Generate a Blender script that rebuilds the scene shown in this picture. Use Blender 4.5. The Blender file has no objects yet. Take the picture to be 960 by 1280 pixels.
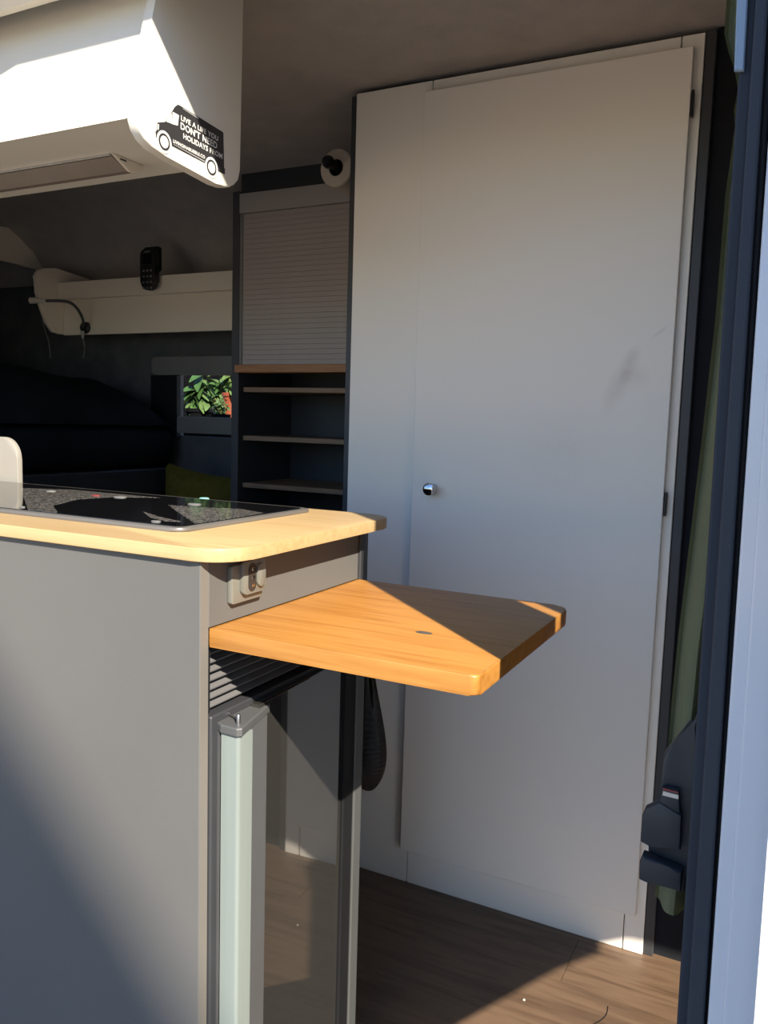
import bpy, bmesh, math, random
from mathutils import Vector, Matrix
random.seed(4)
S = bpy.context.scene
COL = S.collection

# ------------------------------------------------------------------ camera
CAM = Vector((0.0, 0.0, 1.13)); FPX = 1015.2
YAW, PITCH, ROLL = -0.4679, -0.1114, 0.029
_f = Vector((math.sin(YAW)*math.cos(PITCH), math.cos(YAW)*math.cos(PITCH), math.sin(PITCH)))
_r0 = Vector((math.cos(YAW), -math.sin(YAW), 0)); _u0 = _r0.cross(_f)
_r = _r0*math.cos(ROLL) + _u0*math.sin(ROLL); _u = -_r0*math.sin(ROLL) + _u0*math.cos(ROLL)
cd = bpy.data.cameras.new('camera'); co = bpy.data.objects.new('camera', cd); COL.objects.link(co)
cd.sensor_fit = 'VERTICAL'; cd.sensor_height = 24.0; cd.lens = 24.0*FPX/1280.0; cd.clip_start = 0.02
M = Matrix((_r, _u, -_f)).transposed().to_4x4(); M.translation = CAM
co.matrix_world = M
S.camera = co

def at(x, y, ax, val):
    """point of the place that a measured photo position shows, on the plane axis = val"""
    d = _f + _r*((x-480)/FPX) - _u*((y-640)/FPX)
    return CAM + d*((val-CAM[ax])/d[ax])

# ------------------------------------------------------------------ light
SUN_DIR = Vector((-0.5956, 0.5502, -0.5835)).normalized()      # travel direction of the sunlight
w = bpy.data.worlds.new('world'); S.world = w; w.use_nodes = True
wn = w.node_tree; bg = wn.nodes['Background']
sky = wn.nodes.new('ShaderNodeTexSky'); sky.sky_type = 'NISHITA'; sky.sun_disc = False
sky.sun_elevation = math.asin(-SUN_DIR.z); sky.sun_rotation = math.atan2(-SUN_DIR.x, -SUN_DIR.y)
sky.air_density = 1.0; sky.dust_density = 0.4; sky.ozone_density = 2.0
tint = wn.nodes.new('ShaderNodeMix'); tint.data_type = 'RGBA'; tint.blend_type = 'MULTIPLY'; tint.inputs[0].default_value = 1.0
tint.inputs[7].default_value = (0.80, 0.95, 1.15, 1)          # clear deep-blue summer sky
wn.links.new(sky.outputs[0], tint.inputs[6]); wn.links.new(tint.outputs[2], bg.inputs[0]); bg.inputs[1].default_value = 0.25
sl = bpy.data.lights.new('sun', 'SUN'); so = bpy.data.objects.new('sun', sl); COL.objects.link(so)
sl.energy = 12.0; sl.angle = math.radians(0.53); sl.color = (1.0, 0.90, 0.75)
so.rotation_euler = SUN_DIR.to_track_quat('-Z', 'Y').to_euler(); so.location = (3, -3, 5)
S.view_settings.view_transform = 'Standard'; S.view_settings.look = 'None'
S.view_settings.gamma = 1.0; S.view_settings.use_curve_mapping = False
S.view_settings.exposure = 0.0

# ------------------------------------------------------------------ materials
def mat(name, col, rough=0.5, metal=0.0, var=0.0, vscale=8.0, bump=0.0, bscale=200.0, spec=0.5, ior=1.5, stretch=(1,1,1)):
    m = bpy.data.materials.new(name); m.use_nodes = True
    n = m.node_tree; b = n.nodes['Principled BSDF']
    b.inputs['Base Color'].default_value = (*col, 1); b.inputs['Roughness'].default_value = rough
    b.inputs['Metallic'].default_value = metal; b.inputs['IOR'].default_value = ior
    b.inputs['Specular IOR Level'].default_value = spec
    tc = n.nodes.new('ShaderNodeTexCoord'); mp = n.nodes.new('ShaderNodeMapping')
    mp.inputs['Scale'].default_value = stretch; n.links.new(tc.outputs['Object'], mp.inputs[0])
    if var > 0:
        nz = n.nodes.new('ShaderNodeTexNoise'); nz.inputs['Scale'].default_value = vscale; nz.inputs['Detail'].default_value = 5
        n.links.new(mp.outputs[0], nz.inputs['Vector'])
        rp = n.nodes.new('ShaderNodeValToRGB'); rp.color_ramp.elements[0].position = 0.3; rp.color_ramp.elements[1].position = 0.7
        rp.color_ramp.elements[0].color = (*[c*(1-var) for c in col], 1); rp.color_ramp.elements[1].color = (*[min(1, c*(1+var)) for c in col], 1)
        n.links.new(nz.outputs['Fac'], rp.inputs[0]); n.links.new(rp.outputs[0], b.inputs['Base Color'])
    if bump > 0:
        nb = n.nodes.new('ShaderNodeTexNoise'); nb.inputs['Scale'].default_value = bscale; nb.inputs['Detail'].default_value = 3
        n.links.new(mp.outputs[0], nb.inputs['Vector'])
        bp = n.nodes.new('ShaderNodeBump'); bp.inputs['Strength'].default_value = bump; bp.inputs['Distance'].default_value = 0.002
        n.links.new(nb.outputs['Fac'], bp.inputs['Height']); n.links.new(bp.outputs[0], b.inputs['Normal'])
    return m

def wood(name, dark, mid, light, rough=0.45, sc=(1.6, 22, 22), contrast=1.0, knots=False, ring=6.0):
    m = bpy.data.materials.new(name); m.use_nodes = True
    n = m.node_tree; L = n.links.new; b = n.nodes['Principled BSDF']; b.inputs['Roughness'].default_value = rough
    tc = n.nodes.new('ShaderNodeTexCoord'); oi = n.nodes.new('ShaderNodeObjectInfo')
    mp = n.nodes.new('ShaderNodeMapping'); mp.inputs['Scale'].default_value = sc
    ad = n.nodes.new('ShaderNodeVectorMath'); ad.operation = 'ADD'
    mu = n.nodes.new('ShaderNodeMath'); mu.operation = 'MULTIPLY'; mu.inputs[1].default_value = 37.0
    L(oi.outputs['Random'], mu.inputs[0]); L(tc.outputs['Object'], mp.inputs[0]); L(mp.outputs[0], ad.inputs[0]); L(mu.outputs[0], ad.inputs[1])
    n1 = n.nodes.new('ShaderNodeTexNoise'); n1.inputs['Scale'].default_value = 1.0; n1.inputs['Detail'].default_value = 3; n1.inputs['Distortion'].default_value = 0.8
    L(ad.outputs[0], n1.inputs['Vector'])
    wv = n.nodes.new('ShaderNodeMath'); wv.operation = 'MULTIPLY'; wv.inputs[1].default_value = ring; L(n1.outputs['Fac'], wv.inputs[0])
    sn = n.nodes.new('ShaderNodeMath'); sn.operation = 'PINGPONG'; sn.inputs[1].default_value = 1.0; L(wv.outputs[0], sn.inputs[0])
    n2 = n.nodes.new('ShaderNodeTexNoise'); n2.inputs['Scale'].default_value = 5.0; n2.inputs['Detail'].default_value = 6; L(ad.outputs[0], n2.inputs['Vector'])
    mx = n.nodes.new('ShaderNodeMath'); mx.operation = 'MULTIPLY_ADD'; mx.inputs[1].default_value = 0.45*contrast; L(sn.outputs[0], mx.inputs[0]); L(n2.outputs['Fac'], mx.inputs[2])
    rp = n.nodes.new('ShaderNodeValToRGB'); e = rp.color_ramp.elements
    e[0].position = 0.30; e[0].color = (*dark, 1); e[1].position = 0.95; e[1].color = (*light, 1)
    k = e.new(0.6); k.color = (*mid, 1)
    L(mx.outputs[0], rp.inputs[0]); L(rp.outputs[0], b.inputs['Base Color'])
    bp = n.nodes.new('ShaderNodeBump'); bp.inputs['Strength'].default_value = 0.12; bp.inputs['Distance'].default_value = 0.001
    L(mx.outputs[0], bp.inputs['Height']); L(bp.outputs[0], b.inputs['Normal'])
    return m

MT = {}
MT['oak_top'] = wood('light_oak_laminate', (.394,.262,.119), (.459,.316,.152), (.500,.353,.180), 0.42, (1.5, 30, 30), 0.7)
MT['oak_edge'] = MT['oak_top']
MT['oak_table'] = wood('oiled_oak', (.288,.116,.021), (.368,.160,.032), (.424,.196,.044), 0.40, (2.0, 30, 30), 1.0)
MT['vinyl'] = wood('brown_wood_vinyl', (.070,.042,.025), (.111,.069,.043), (.148,.095,.060), 0.4, (1.6, 17, 17), 1.1)
MT['oak_shelf'] = wood('shelf_oak', (.20,.125,.07), (.27,.17,.10), (.33,.215,.13), 0.5, (2, 30, 30), 0.6)
MT['oak_sill'] = wood('sill_oak', (.30,.13,.05), (.38,.18,.075), (.45,.22,.10), 0.5, (2, 30, 30), 0.6)
MT['panel_grey'] = mat('grey_laminate', (.118,.116,.112), 0.5, var=0.05, vscale=3, bump=0.05, bscale=400, spec=0.25)
MT['edge_grey'] = mat('light_grey_edging', (.164,.152,.136), 0.5, var=0.03)
MT['white_lam'] = mat('warm_white_laminate', (.80,.76,.69), 0.42, var=0.02, vscale=2, bump=0.03, bscale=500)
MT['locker_white'] = mat('cream_white_laminate', (.80,.76,.67), 0.4, var=0.02, vscale=3)
MT['greige'] = mat('greige_board', (.66,.60,.51), 0.5, var=0.04, vscale=4)
MT['shelf_cream'] = mat('cream_shelf_board', (.86,.78,.66), 0.5, var=0.03, vscale=4)
MT['partition_black'] = mat('black_felt_partition', (.014,.015,.018), 0.9, var=0.15, spec=0.1)
MT['charcoal'] = mat('charcoal_board', (.035,.037,.042), 0.5, var=0.08)
MT['charcoal2'] = mat('dark_grey_board', (.060,.064,.072), 0.45, var=0.06)
MT['felt'] = mat('grey_felt_lining', (.42,.385,.36), 0.95, var=0.07, vscale=14, bump=0.6, bscale=350, spec=0.1)
MT['felt_dark'] = mat('dark_felt_lining', (.10,.104,.11), 0.95, var=0.15, vscale=14, bump=0.6, bscale=350, spec=0.1)
MT['black'] = mat('black_plastic', (.012,.012,.014), 0.4, var=0.1)
MT['rubber'] = mat('black_rubber', (.009,.0095,.011), 0.6, var=0.1, spec=0.2)
MT['seal'] = mat('dark_blue_grey_seal', (.030,.036,.048), 0.65, var=0.06, spec=0.25)
MT['seal2'] = mat('dark_seal_face', (.036,.043,.056), 0.6, var=0.06, spec=0.25)
MT['board_grey'] = mat('pale_grey_board', (.288,.276,.248), 0.5, var=0.03)
MT['latch'] = mat('latch_plastic', (.020,.023,.029), 0.5, var=0.15, vscale=40)
MT['paint'] = mat('white_body_paint', (.62,.64,.68), 0.2, var=0.02)
MT['alu_pale'] = mat('pale_aluminium', (.200,.232,.220), 0.38, metal=0.0, var=0.03, vscale=5, stretch=(30,30,1))
MT['alu_grey'] = mat('grey_aluminium', (.096,.098,.102), 0.4, var=0.04)
MT['alu_post'] = mat('post_aluminium', (.064,.069,.069), 0.5, var=0.04)
MT['cap_grey'] = mat('grey_plastic_cap', (.080,.082,.085), 0.5, var=0.06, vscale=30)
MT['vent'] = mat('vent_grey_plastic', (.13,.128,.13), 0.5, var=0.05)
MT['chrome'] = mat('chrome', (.55,.55,.56), 0.08, metal=1.0)
MT['steel'] = mat('brushed_steel', (.42,.42,.43), 0.35, metal=1.0, var=0.1, vscale=60)
MT['frame_dark'] = mat('hob_frame_steel', (.176,.168,.160), 0.4, metal=0.4, var=0.1)
MT['door_glass'] = mat('smoked_mirror_front', (.030,.029,.027), 0.025, var=0.06, vscale=3, ior=2.05)
MT['dark_glass'] = mat('black_glass', (.006,.006,.007), 0.06)
MT['paper'] = mat('toilet_paper', (.66,.58,.47), 0.9, var=0.05, vscale=30, bump=0.3, bscale=120, spec=0.1)
MT['fabric_black'] = mat('black_bedding', (.012,.013,.016), 0.9, var=0.3, vscale=6, bump=0.5, bscale=90, spec=0.1)
MT['fabric_navy'] = mat('dark_blanket', (.024,.028,.034), 0.9, var=0.3, vscale=6, bump=0.5, bscale=90, spec=0.1)
MT['olive'] = mat('olive_cushion', (.115,.098,.018), 0.85, var=0.15, vscale=40, bump=0.4, bscale=300, spec=0.1)
MT['curtain'] = mat('olive_green_curtain', (.27,.28,.165), 0.9, var=0.08, vscale=12, bump=0.4, bscale=500, spec=0.1)
MT['trim_grey'] = mat('grey_window_trim', (.20,.20,.20), 0.5, var=0.05)
MT['sticker_black'] = mat('black_vinyl_print', (.030,.029,.031), 0.45, var=0.05)
MT['sticker_white'] = mat('white_vinyl_print', (.82,.81,.78), 0.5, var=0.01)
MT['sticker_grey'] = mat('grey_vinyl_print', (.30,.30,.31), 0.5, var=0.02)
MT['lens'] = mat('frosted_light_cover', (.27,.225,.19), 0.22, var=0.04, vscale=20)
MT['socket'] = mat('grey_socket_plastic', (.165,.165,.145), 0.35, var=0.03)
MT['socket_dark'] = mat('dark_socket_hole', (.035,.03,.027), 0.4, var=0.05)
MT['terracotta'] = mat('terracotta_plastic', (.272,.060,.024), 0.6, var=0.12)
MT['soil'] = mat('soil', (.02,.014,.01), 0.95, var=0.3, vscale=60)
MT['leaf'] = mat('green_leaf', (.044,.100,.024), 0.5, var=0.3, vscale=25)
MT['leaf2'] = mat('pale_green_leaf', (.088,.144,.044), 0.5, var=0.3, vscale=25)
MT['leaf3'] = mat('dry_leaf', (.14,.11,.05), 0.6, var=0.3, vscale=25)
MT['stem'] = mat('stem', (.12,.16,.04), 0.7, var=0.2)
MT['shade_black'] = mat('shade_black_boards', (.005,.005,.006), 0.9, var=0.3, spec=0.05)  # near-black paints in the shade behind the plants; ledge and pots share it
MT['ground'] = mat('pale_sandy_paving', (.78,.60,.40), 0.9, var=0.15, vscale=3, bump=0.3, bscale=60, spec=0.2)
MT['render_wall'] = mat('rendered_house_wall', (.50,.47,.42), 0.9, var=0.06, vscale=2)
MT['roof'] = mat('roof_tiles', (.22,.09,.06), 0.8, var=0.2, vscale=5)
MT['red'] = mat('red_mark', (.2,.03,.03), 0.4, var=0.05)
MT['teal'] = mat('turquoise_plastic', (.22,.55,.48), 0.4, var=0.05)
MT['pale_mark'] = mat('pale_print', (.17,.17,.17), 0.4, var=0.05)

# bathroom door: warm white laminate with a few rubbed smudges of its own
def stained():
    m = mat('door_white_laminate', (.79,.75,.685), 0.38, bump=0.03, bscale=500)
    n = m.node_tree; L = n.links.new; b = n.nodes['Principled BSDF']
    tc = n.nodes.new('ShaderNodeTexCoord')
    def blob(cx, cz, sx, sz, rot):
        mp = n.nodes.new('ShaderNodeMapping'); mp.vector_type = 'TEXTURE'
        mp.inputs['Location'].default_value = (cx, 0, cz); mp.inputs['Rotation'].default_value = (0, rot, 0); mp.inputs['Scale'].default_value = (sx, 10, sz)
        L(tc.outputs['Object'], mp.inputs[0])
        g = n.nodes.new('ShaderNodeTexGradient'); g.gradient_type = 'SPHERICAL'; L(mp.outputs[0], g.inputs[0]); return g.outputs['Fac']
    nz = n.nodes.new('ShaderNodeTexNoise'); nz.inputs['Scale'].default_value = 35; nz.inputs['Detail'].default_value = 4; L(tc.outputs['Object'], nz.inputs['Vector'])
    prev = None
    DL = at(498, 1060, 1, 1.709)
    for (px, py, sx, sz, rot, amt) in [(775, 478, .026, .085, .42, .95), (786, 458, .018, .05, .35, .9), (824, 416, .004, .025, .9, 1.2), (700, 560, .12, .10, 0, .35), (797, 472, .03, .03, 0, .7)]:
        p = at(px, py, 1, 1.709)
        o = blob(p.x-DL.x, p.z-DL.z, sx, sz, rot)
        mu = n.nodes.new('ShaderNodeMath'); mu.operation = 'MULTIPLY'; mu.inputs[1].default_value = amt; L(o, mu.inputs[0])
        if prev is None: prev = mu.outputs[0]
        else:
            a = n.nodes.new('ShaderNodeMath'); a.operation = 'ADD'; L(prev, a.inputs[0]); L(mu.outputs[0], a.inputs[1]); prev = a.outputs[0]
    mm = n.nodes.new('ShaderNodeMath'); mm.operation = 'MULTIPLY'; L(prev, mm.inputs[0]); L(nz.outputs['Fac'], mm.inputs[1]); mm.use_clamp = True
    mx = n.nodes.new('ShaderNodeMix'); mx.data_type = 'RGBA'; L(mm.outputs[0], mx.inputs[0])
    mx.inputs[6].default_value = (.79,.75,.685,1); mx.inputs[7].default_value = (.58,.52,.48,1)
    L(mx.outputs[2], b.inputs['Base Color'])
    return m
MT['door_white'] = stained()

# speckled print under the hob glass
def speckle():
    m = bpy.data.materials.new('speckled_hob_print'); m.use_nodes = True
    n = m.node_tree; L = n.links.new; b = n.nodes['Principled BSDF']; b.inputs['Roughness'].default_value = 0.08
    tc = n.nodes.new('ShaderNodeTexCoord'); nz = n.nodes.new('ShaderNodeTexNoise'); nz.inputs['Scale'].default_value = 330; nz.inputs['Detail'].default_value = 2
    L(tc.outputs['Object'], nz.inputs['Vector'])
    rp = n.nodes.new('ShaderNodeValToRGB'); e = rp.color_ramp.elements
    e[0].position = .45; e[0].color = (.04,.039,.038,1); e[1].position = .64; e[1].color = (.27,.255,.235,1)
    L(nz.outputs['Fac'], rp.inputs[0]); L(rp.outputs[0], b.inputs['Base Color']); return m
MT['speckle'] = speckle()

def pane_mat():
    m = bpy.data.materials.new('window_pane'); m.use_nodes = True
    n = m.node_tree; b = n.nodes['Principled BSDF']
    b.inputs['Base Color'].default_value = (.9,.93,.92,1); b.inputs['Roughness'].default_value = 0.0
    b.inputs['Transmission Weight'].default_value = 1.0; b.inputs['IOR'].default_value = 1.05
    tc = n.nodes.new('ShaderNodeTexCoord'); nz = n.nodes.new('ShaderNodeTexNoise'); nz.inputs['Scale'].default_value = 6
    n.links.new(tc.outputs['Object'], nz.inputs['Vector'])
    mr = n.nodes.new('ShaderNodeMapRange'); mr.inputs[3].default_value = 0.0; mr.inputs[4].default_value = 0.015
    n.links.new(nz.outputs['Fac'], mr.inputs[0]); n.links.new(mr.outputs[0], b.inputs['Roughness'])
    return m
MT['pane'] = pane_mat()

# ------------------------------------------------------------------ builders
OFF = {}
def tag(o, label=None, cat=None, group=None, kind=None):
    if label: o['label'] = label
    if cat: o['category'] = cat
    if group: o['group'] = group
    if kind: o['kind'] = kind
    return o
def thing(name, label, cat, loc, group=None):
    o = bpy.data.objects.new(name, None); COL.objects.link(o); o.location = loc; o.empty_display_size = 0.05
    OFF[o] = Vector(loc); return tag(o, label, cat, group)
def link(name, me, m, parent=None, org=None, smooth=False, label=None):
    """me: bmesh in world coordinates; its object's origin is the parent's (or org for a top-level mesh)"""
    off = OFF[parent] if parent else Vector(org if org is not None else (0,0,0))
    bmesh.ops.translate(me, verts=me.verts, vec=-off)
    bmesh.ops.recalc_face_normals(me, faces=me.faces)
    d = bpy.data.meshes.new(name); me.to_mesh(d); me.free()
    if smooth:
        for p in d.polygons: p.use_smooth = True
        try: d.set_sharp_from_angle(angle=math.radians(38))
        except Exception: pass
    if m: d.materials.append(MT[m] if isinstance(m, str) else m)
    o = bpy.data.objects.new(name, d); COL.objects.link(o)
    if parent: o.parent = parent; OFF[o] = off
    else: o.location = off; OFF[o] = off
    if label: o['label'] = label
    return o
def new(): return bmesh.new()
def add_box(bm, lo, hi, bev=0.0, seg=2):
    t = bmesh.new(); bmesh.ops.create_cube(t, size=1.0)
    lo, hi = Vector(lo), Vector(hi)
    for v in t.verts: v.co = Vector(((lo[i]+hi[i])/2 + v.co[i]*(hi[i]-lo[i])) for i in range(3)) if False else Vector([(lo[i]+hi[i])/2 + v.co[i]*(hi[i]-lo[i]) for i in range(3)])
    if bev > 0: bmesh.ops.bevel(t, geom=t.edges[:], offset=bev, segments=seg, affect='EDGES', profile=0.5)
    merge(bm, t); return bm
def merge(bm, t):
    mp = {v: bm.verts.new(v.co) for v in t.verts}
    for f in t.faces:
        try: bm.faces.new([mp[v] for v in f.verts])
        except ValueError: pass
    t.free()
def box(lo, hi, bev=0.0, seg=2): return add_box(new(), lo, hi, bev, seg)
def prism(bm, pts, ax, a, b, bev=0.0, seg=2, capbev=True):
    """polygon pts (in the two other axes, in order) swept along axis ax from a to b"""
    t = bmesh.new()
    def mk(p, c):
        q = list(p); q.insert(ax, c); return Vector(q)
    va = [t.verts.new(mk(p, a)) for p in pts]; vb = [t.verts.new(mk(p, b)) for p in pts]
    n = len(pts); t.faces.new(va[::-1]); t.faces.new(vb)
    for i in range(n): t.faces.new([va[i], va[(i+1) % n], vb[(i+1) % n], vb[i]])
    if bev > 0:
        ed = [e for e in t.edges if (e.verts[0] in va) == (e.verts[1] in va)]
        bmesh.ops.bevel(t, geom=ed, offset=bev, segments=seg, affect='EDGES', profile=0.5)
    merge(bm, t); return bm
def rrect(x0, x1, y0, y1, r, n=6, corners=(1,1,1,1)):
    """rounded rectangle; corners: (x0y0, x1y0, x1y1, x0y1) radius factors"""
    out = []
    for (cx, cy, a0, k) in ((x0, y0, math.pi, corners[0]), (x1, y0, 1.5*math.pi, corners[1]), (x1, y1, 0, corners[2]), (x0, y1, .5*math.pi, corners[3])):
        R = r*k
        sx = 1 if cx == x0 else -1; sy = 1 if cy == y0 else -1
        if R < 1e-5: out.append((cx, cy)); continue
        for i in range(n+1):
            a = a0 + .5*math.pi*i/n
            out.append((cx + sx*R + R*math.cos(a), cy + sy*R + R*math.sin(a)))
    return out
def tube(bm, pts, r, n=10, caps=True, rad=None):
    pts = [Vector(p) for p in pts]; rings = []
    up = Vector((0.13, 0.2, 1)).normalized()
    for i, p in enumerate(pts):
        d = (pts[min(i+1, len(pts)-1)] - pts[max(i-1, 0)]).normalized()
        s = d.cross(up)
        if s.length < 0.05: s = d.cross(Vector((1, 0, 0)))
        s.normalize(); t = s.cross(d).normalized(); R = rad[i] if rad else r
        rings.append([bm.verts.new(p + (s*math.cos(2*math.pi*k/n) + t*math.sin(2*math.pi*k/n))*R) for k in range(n)])
    for a, b in zip(rings, rings[1:]):
        for k in range(n): bm.faces.new([a[k], a[(k+1) % n], b[(k+1) % n], b[k]])
    if caps: bm.faces.new(rings[0][::-1]); bm.faces.new(rings[-1])
    return bm
def lathe(bm, prof, c, axis, n=24):
    """profile (radius, along) revolved round axis through c"""
    c = Vector(c); axis = Vector(axis).normalized()
    s = axis.orthogonal().normalized(); t = axis.cross(s); rings = []
    for (R, h) in prof:
        if R < 1e-6: rings.append([bm.verts.new(c + axis*h)])
        else: rings.append([bm.verts.new(c + axis*h + (s*math.cos(2*math.pi*k/n) + t*math.sin(2*math.pi*k/n))*R) for k in range(n)])
    for a, b in zip(rings, rings[1:]):
        for k in range(n):
            q = [a[k % len(a)], a[(k+1) % len(a)], b[(k+1) % len(b)], b[k % len(b)]]
            q = list(dict.fromkeys(q))
            if len(q) > 2:
                try: bm.faces.new(q)
                except ValueError: pass
    return bm
def spline(pts, n=8):
    pts = [Vector(p) for p in pts]; P = [pts[0]] + pts + [pts[-1]]; out = []
    for i in range(1, len(P)-2):
        for k in range(n):
            t = k/n; a, b, c, d = P[i-1:i+3]
            out.append(.5*((2*b) + (c-a)*t + (2*a-5*b+4*c-d)*t*t + (3*b-a-3*c+d)*t**3))
    out.append(pts[-1]); return out
def struct(name, bm, m, **k):
    o = link(name, bm, m, **k); o['kind'] = 'structure'; return o
def yz(px, py, X): p = at(px, py, 0, X); return (p.y, p.z)
def xz(px, py, Y): p = at(px, py, 1, Y); return (p.x, p.z)

# ------------------------------------------------------------------ the place: ground, van shell
gr = struct('ground', box((-14, -14, -0.60), (14, 14, -0.50)), 'ground')
gr['label'] = 'pale paving the van stands on, outside the open door'

# floor: slab with separate vinyl planks lying along the van
FY0, FY1 = 0.66, 2.46
fl = struct('floor', box((-3.45, 0.66, -0.06), (1.7, 2.52, -0.004)), 'black')
pw = 0.150
me_cache = {}
row = 0; y = FY0
while y < 2.0:
    x = -1.45 - 0.37*(row % 3)
    while x < 1.2:
        x1 = x + 1.10
        bm = new(); add_box(bm, (0, 0, -0.0039), (1.0990, pw-0.0010, 0.0))
        if 'plank' not in me_cache:
            d = bpy.data.meshes.new('plank'); bm.to_mesh(d); d.materials.append(MT['vinyl']); me_cache['plank'] = d
        bm.free()
        o = bpy.data.objects.new('plank', me_cache['plank']); COL.objects.link(o); o.parent = fl; o.location = (x, y, 0)
        x = x1
    y += pw; row += 1
tag(fl, 'brown wood-grain plank flooring of the van')

ROOF = 1.885
# ceiling: flat lining that curves down to the far wall
bm = new(); prof = [(0.86, ROOF+.012), (1.5, ROOF+.012), (2.05, ROOF+.012), (2.19, ROOF), (2.27, ROOF-.030), (2.33, ROOF-.062), (2.40, ROOF-.11), (2.46, ROOF-.18), (2.50, ROOF-.24),
             (2.56, ROOF-.24), (2.56, ROOF+.20), (0.86, ROOF+.20)]
prism(bm, prof, 0, -3.45, 1.7)
ce = struct('ceiling', bm, 'felt', smooth=True); tag(ce, 'grey felt roof lining of the van')

# far wall with the window hole
WX0, WX1, WZ0, WZ1 = -2.19, -1.68, 1.05, 1.36
bm = new()
add_box(bm, (-3.45, 2.48, -.06), (WX0, 2.54, 1.66)); add_box(bm, (WX1, 2.48, -.06), (1.7, 2.54, 1.66))
add_box(bm, (WX0, 2.48, -.06), (WX1, 2.54, WZ0)); add_box(bm, (WX0, 2.48, WZ1), (WX1, 2.54, 1.66))
struct('wall_far', bm, 'felt_dark', label='dark felt-lined side wall opposite the open door')
struct('wall_rear', box((-3.50, .64, -.06), (-3.42, 2.54, 2.08)), 'felt_dark', label='dark rear end of the van')
struct('wall_front', box((1.62, .64, -.06), (1.70, 2.54, 2.08)), 'felt_dark', label='dark front end of the cab')
struct('wall_partition', box((-.1955, 1.745, 0), (.75, 1.77, ROOF+.01)), 'partition_black', label='charcoal partition beside the white bathroom cabinet')

# header above the sliding door
bm = new()
prism(bm, [(.932, 1.757), (.955, 1.763), (.955, 2.11), (.60, 2.11), (.60, 2.10)], 0, -3.4, 1.61, 0.0)
struct('trim_1', bm, 'greige', label='beige trim above the sliding door opening')
# outer body over the opening, its rear upper corner sloping down
bm = new()
prism(bm, [(-3.45, 1.29), (-1.87, 1.762), (-.87, 2.044), (-.75, 2.09), (1.7, 2.09), (1.7, 2.13), (-3.45, 2.13)], 1, .64, .67)
struct('wall_side', bm, 'paint', label='white van body above the sliding door opening')
# body side behind the opening (off to the left)
struct('wall_side_rear', box((-3.45, .64, -.45), (-2.35, .70, 2.06)), 'paint', label='white body side behind the door opening')

# door post at the right: rubber seal, white painted return, outer skin
def post_strip(name, cols, Y0, Y1, m, lab, parent=None):
    """cols: photo positions of the left edge (upper, lower) and right edge (upper, lower)"""
    def ext(a, b, Y, z):
        p, q = at(*a, 1, Y), at(*b, 1, Y); k = (z-p.z)/(q.z-p.z); return p.x + (q.x-p.x)*k
    pts = []
    zt, zb = 1.93, -.10
    (la, lb, ra, rb) = cols
    P = [(ext(la, lb, Y0, zt), zt), (ext(ra, rb, Y0, zt), zt), (ext(ra, rb, Y0, zb), zb), (ext(la, lb, Y0, zb), zb)]
    return prism(new(), P, 1, Y0, Y1, 0.002, 2)
PIL = thing('trim_2', None, None, (0.02, .72, -.10)); PIL['kind'] = 'structure'; PIL['label'] = 'door post with dark seal and white painted edge at the right'
link('inner_seal', post_strip('s', ((921, 120), (846, 1275), (939, 120), (862, 1275)), .689, .75, 'seal', ''), 'seal', PIL)
link('outer_seal', post_strip('s', ((936, 120), (858, 1275), (953, 120), (880, 1275)), .679, .72, 'seal', ''), 'seal2', PIL)
link('seal_lip', post_strip('s', ((953, 120), (879.5, 1275), (958, 180), (886, 1275)), .683, .72, 'rubber', ''), 'rubber', PIL)
link('painted_return', post_strip('s', ((964, 120), (884.5, 1275), (1040, 120), (950, 1275)), .672, .72, 'paint', ''), 'paint', PIL)
link('painted_step', post_strip('s', ((982, 120), (903, 1275), (1040, 120), (950, 1275)), .668, .69, 'paint', ''), 'paint', PIL)
link('post_core', prism(new(), [(-.045, -.1), (.12, -.1), (.12, 2.04), (-.055, 2.04)], 1, .705, .75), 'charcoal2', PIL)
# cab side beyond the post; opening and slit made up to admit the sun
bm = new()
sk = at(955, 1100, 1, .62).x
SL0, SL1 = .204, .242
YA, YB = .668, .676
ZH = 2.085
prism(bm, [(sk-.010, ZH), (sk+.010, -.35), (.13, -.35), (.13, ZH)], 1, .620, .68)                      # skin at the post
prism(bm, [(.13, -.35), (.197, -.35), (.197, ZH), (.13, ZH)], 1, YA, YB)
prism(bm, [(.197, .69), (SL0, .694), (SL0, ZH), (.197, ZH)], 1, YA, YB)
prism(bm, [(.197, .69), (.233, .7115), (.433, .845), (.631, .977), (.802, 1.08), (.802, 1.357), (SL1, 1.357), (SL0, 1.317)], 1, YA, YB)
prism(bm, [(SL1, 1.357), (.802, 1.357), (.802, ZH), (SL1, ZH)], 1, YA, YB)
prism(bm, [(SL0, 1.431), (SL1, 1.431), (SL1, ZH), (SL0, ZH)], 1, YA, YB)
prism(bm, [(.802, 1.08), (.827, 1.112), (.892, 1.148), (.96, 1.157), (1.1, 1.16), (1.7, 1.16), (1.7, ZH), (.802, ZH)], 1, YA, YB)
prism(bm, [(1.1, -.1), (1.7, -.1), (1.7, 1.16), (1.1, 1.16)], 1, YA, YB)
struct('wall_cab', bm, 'paint', label='white body side at the right edge, with made-up sun openings beyond it')

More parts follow.
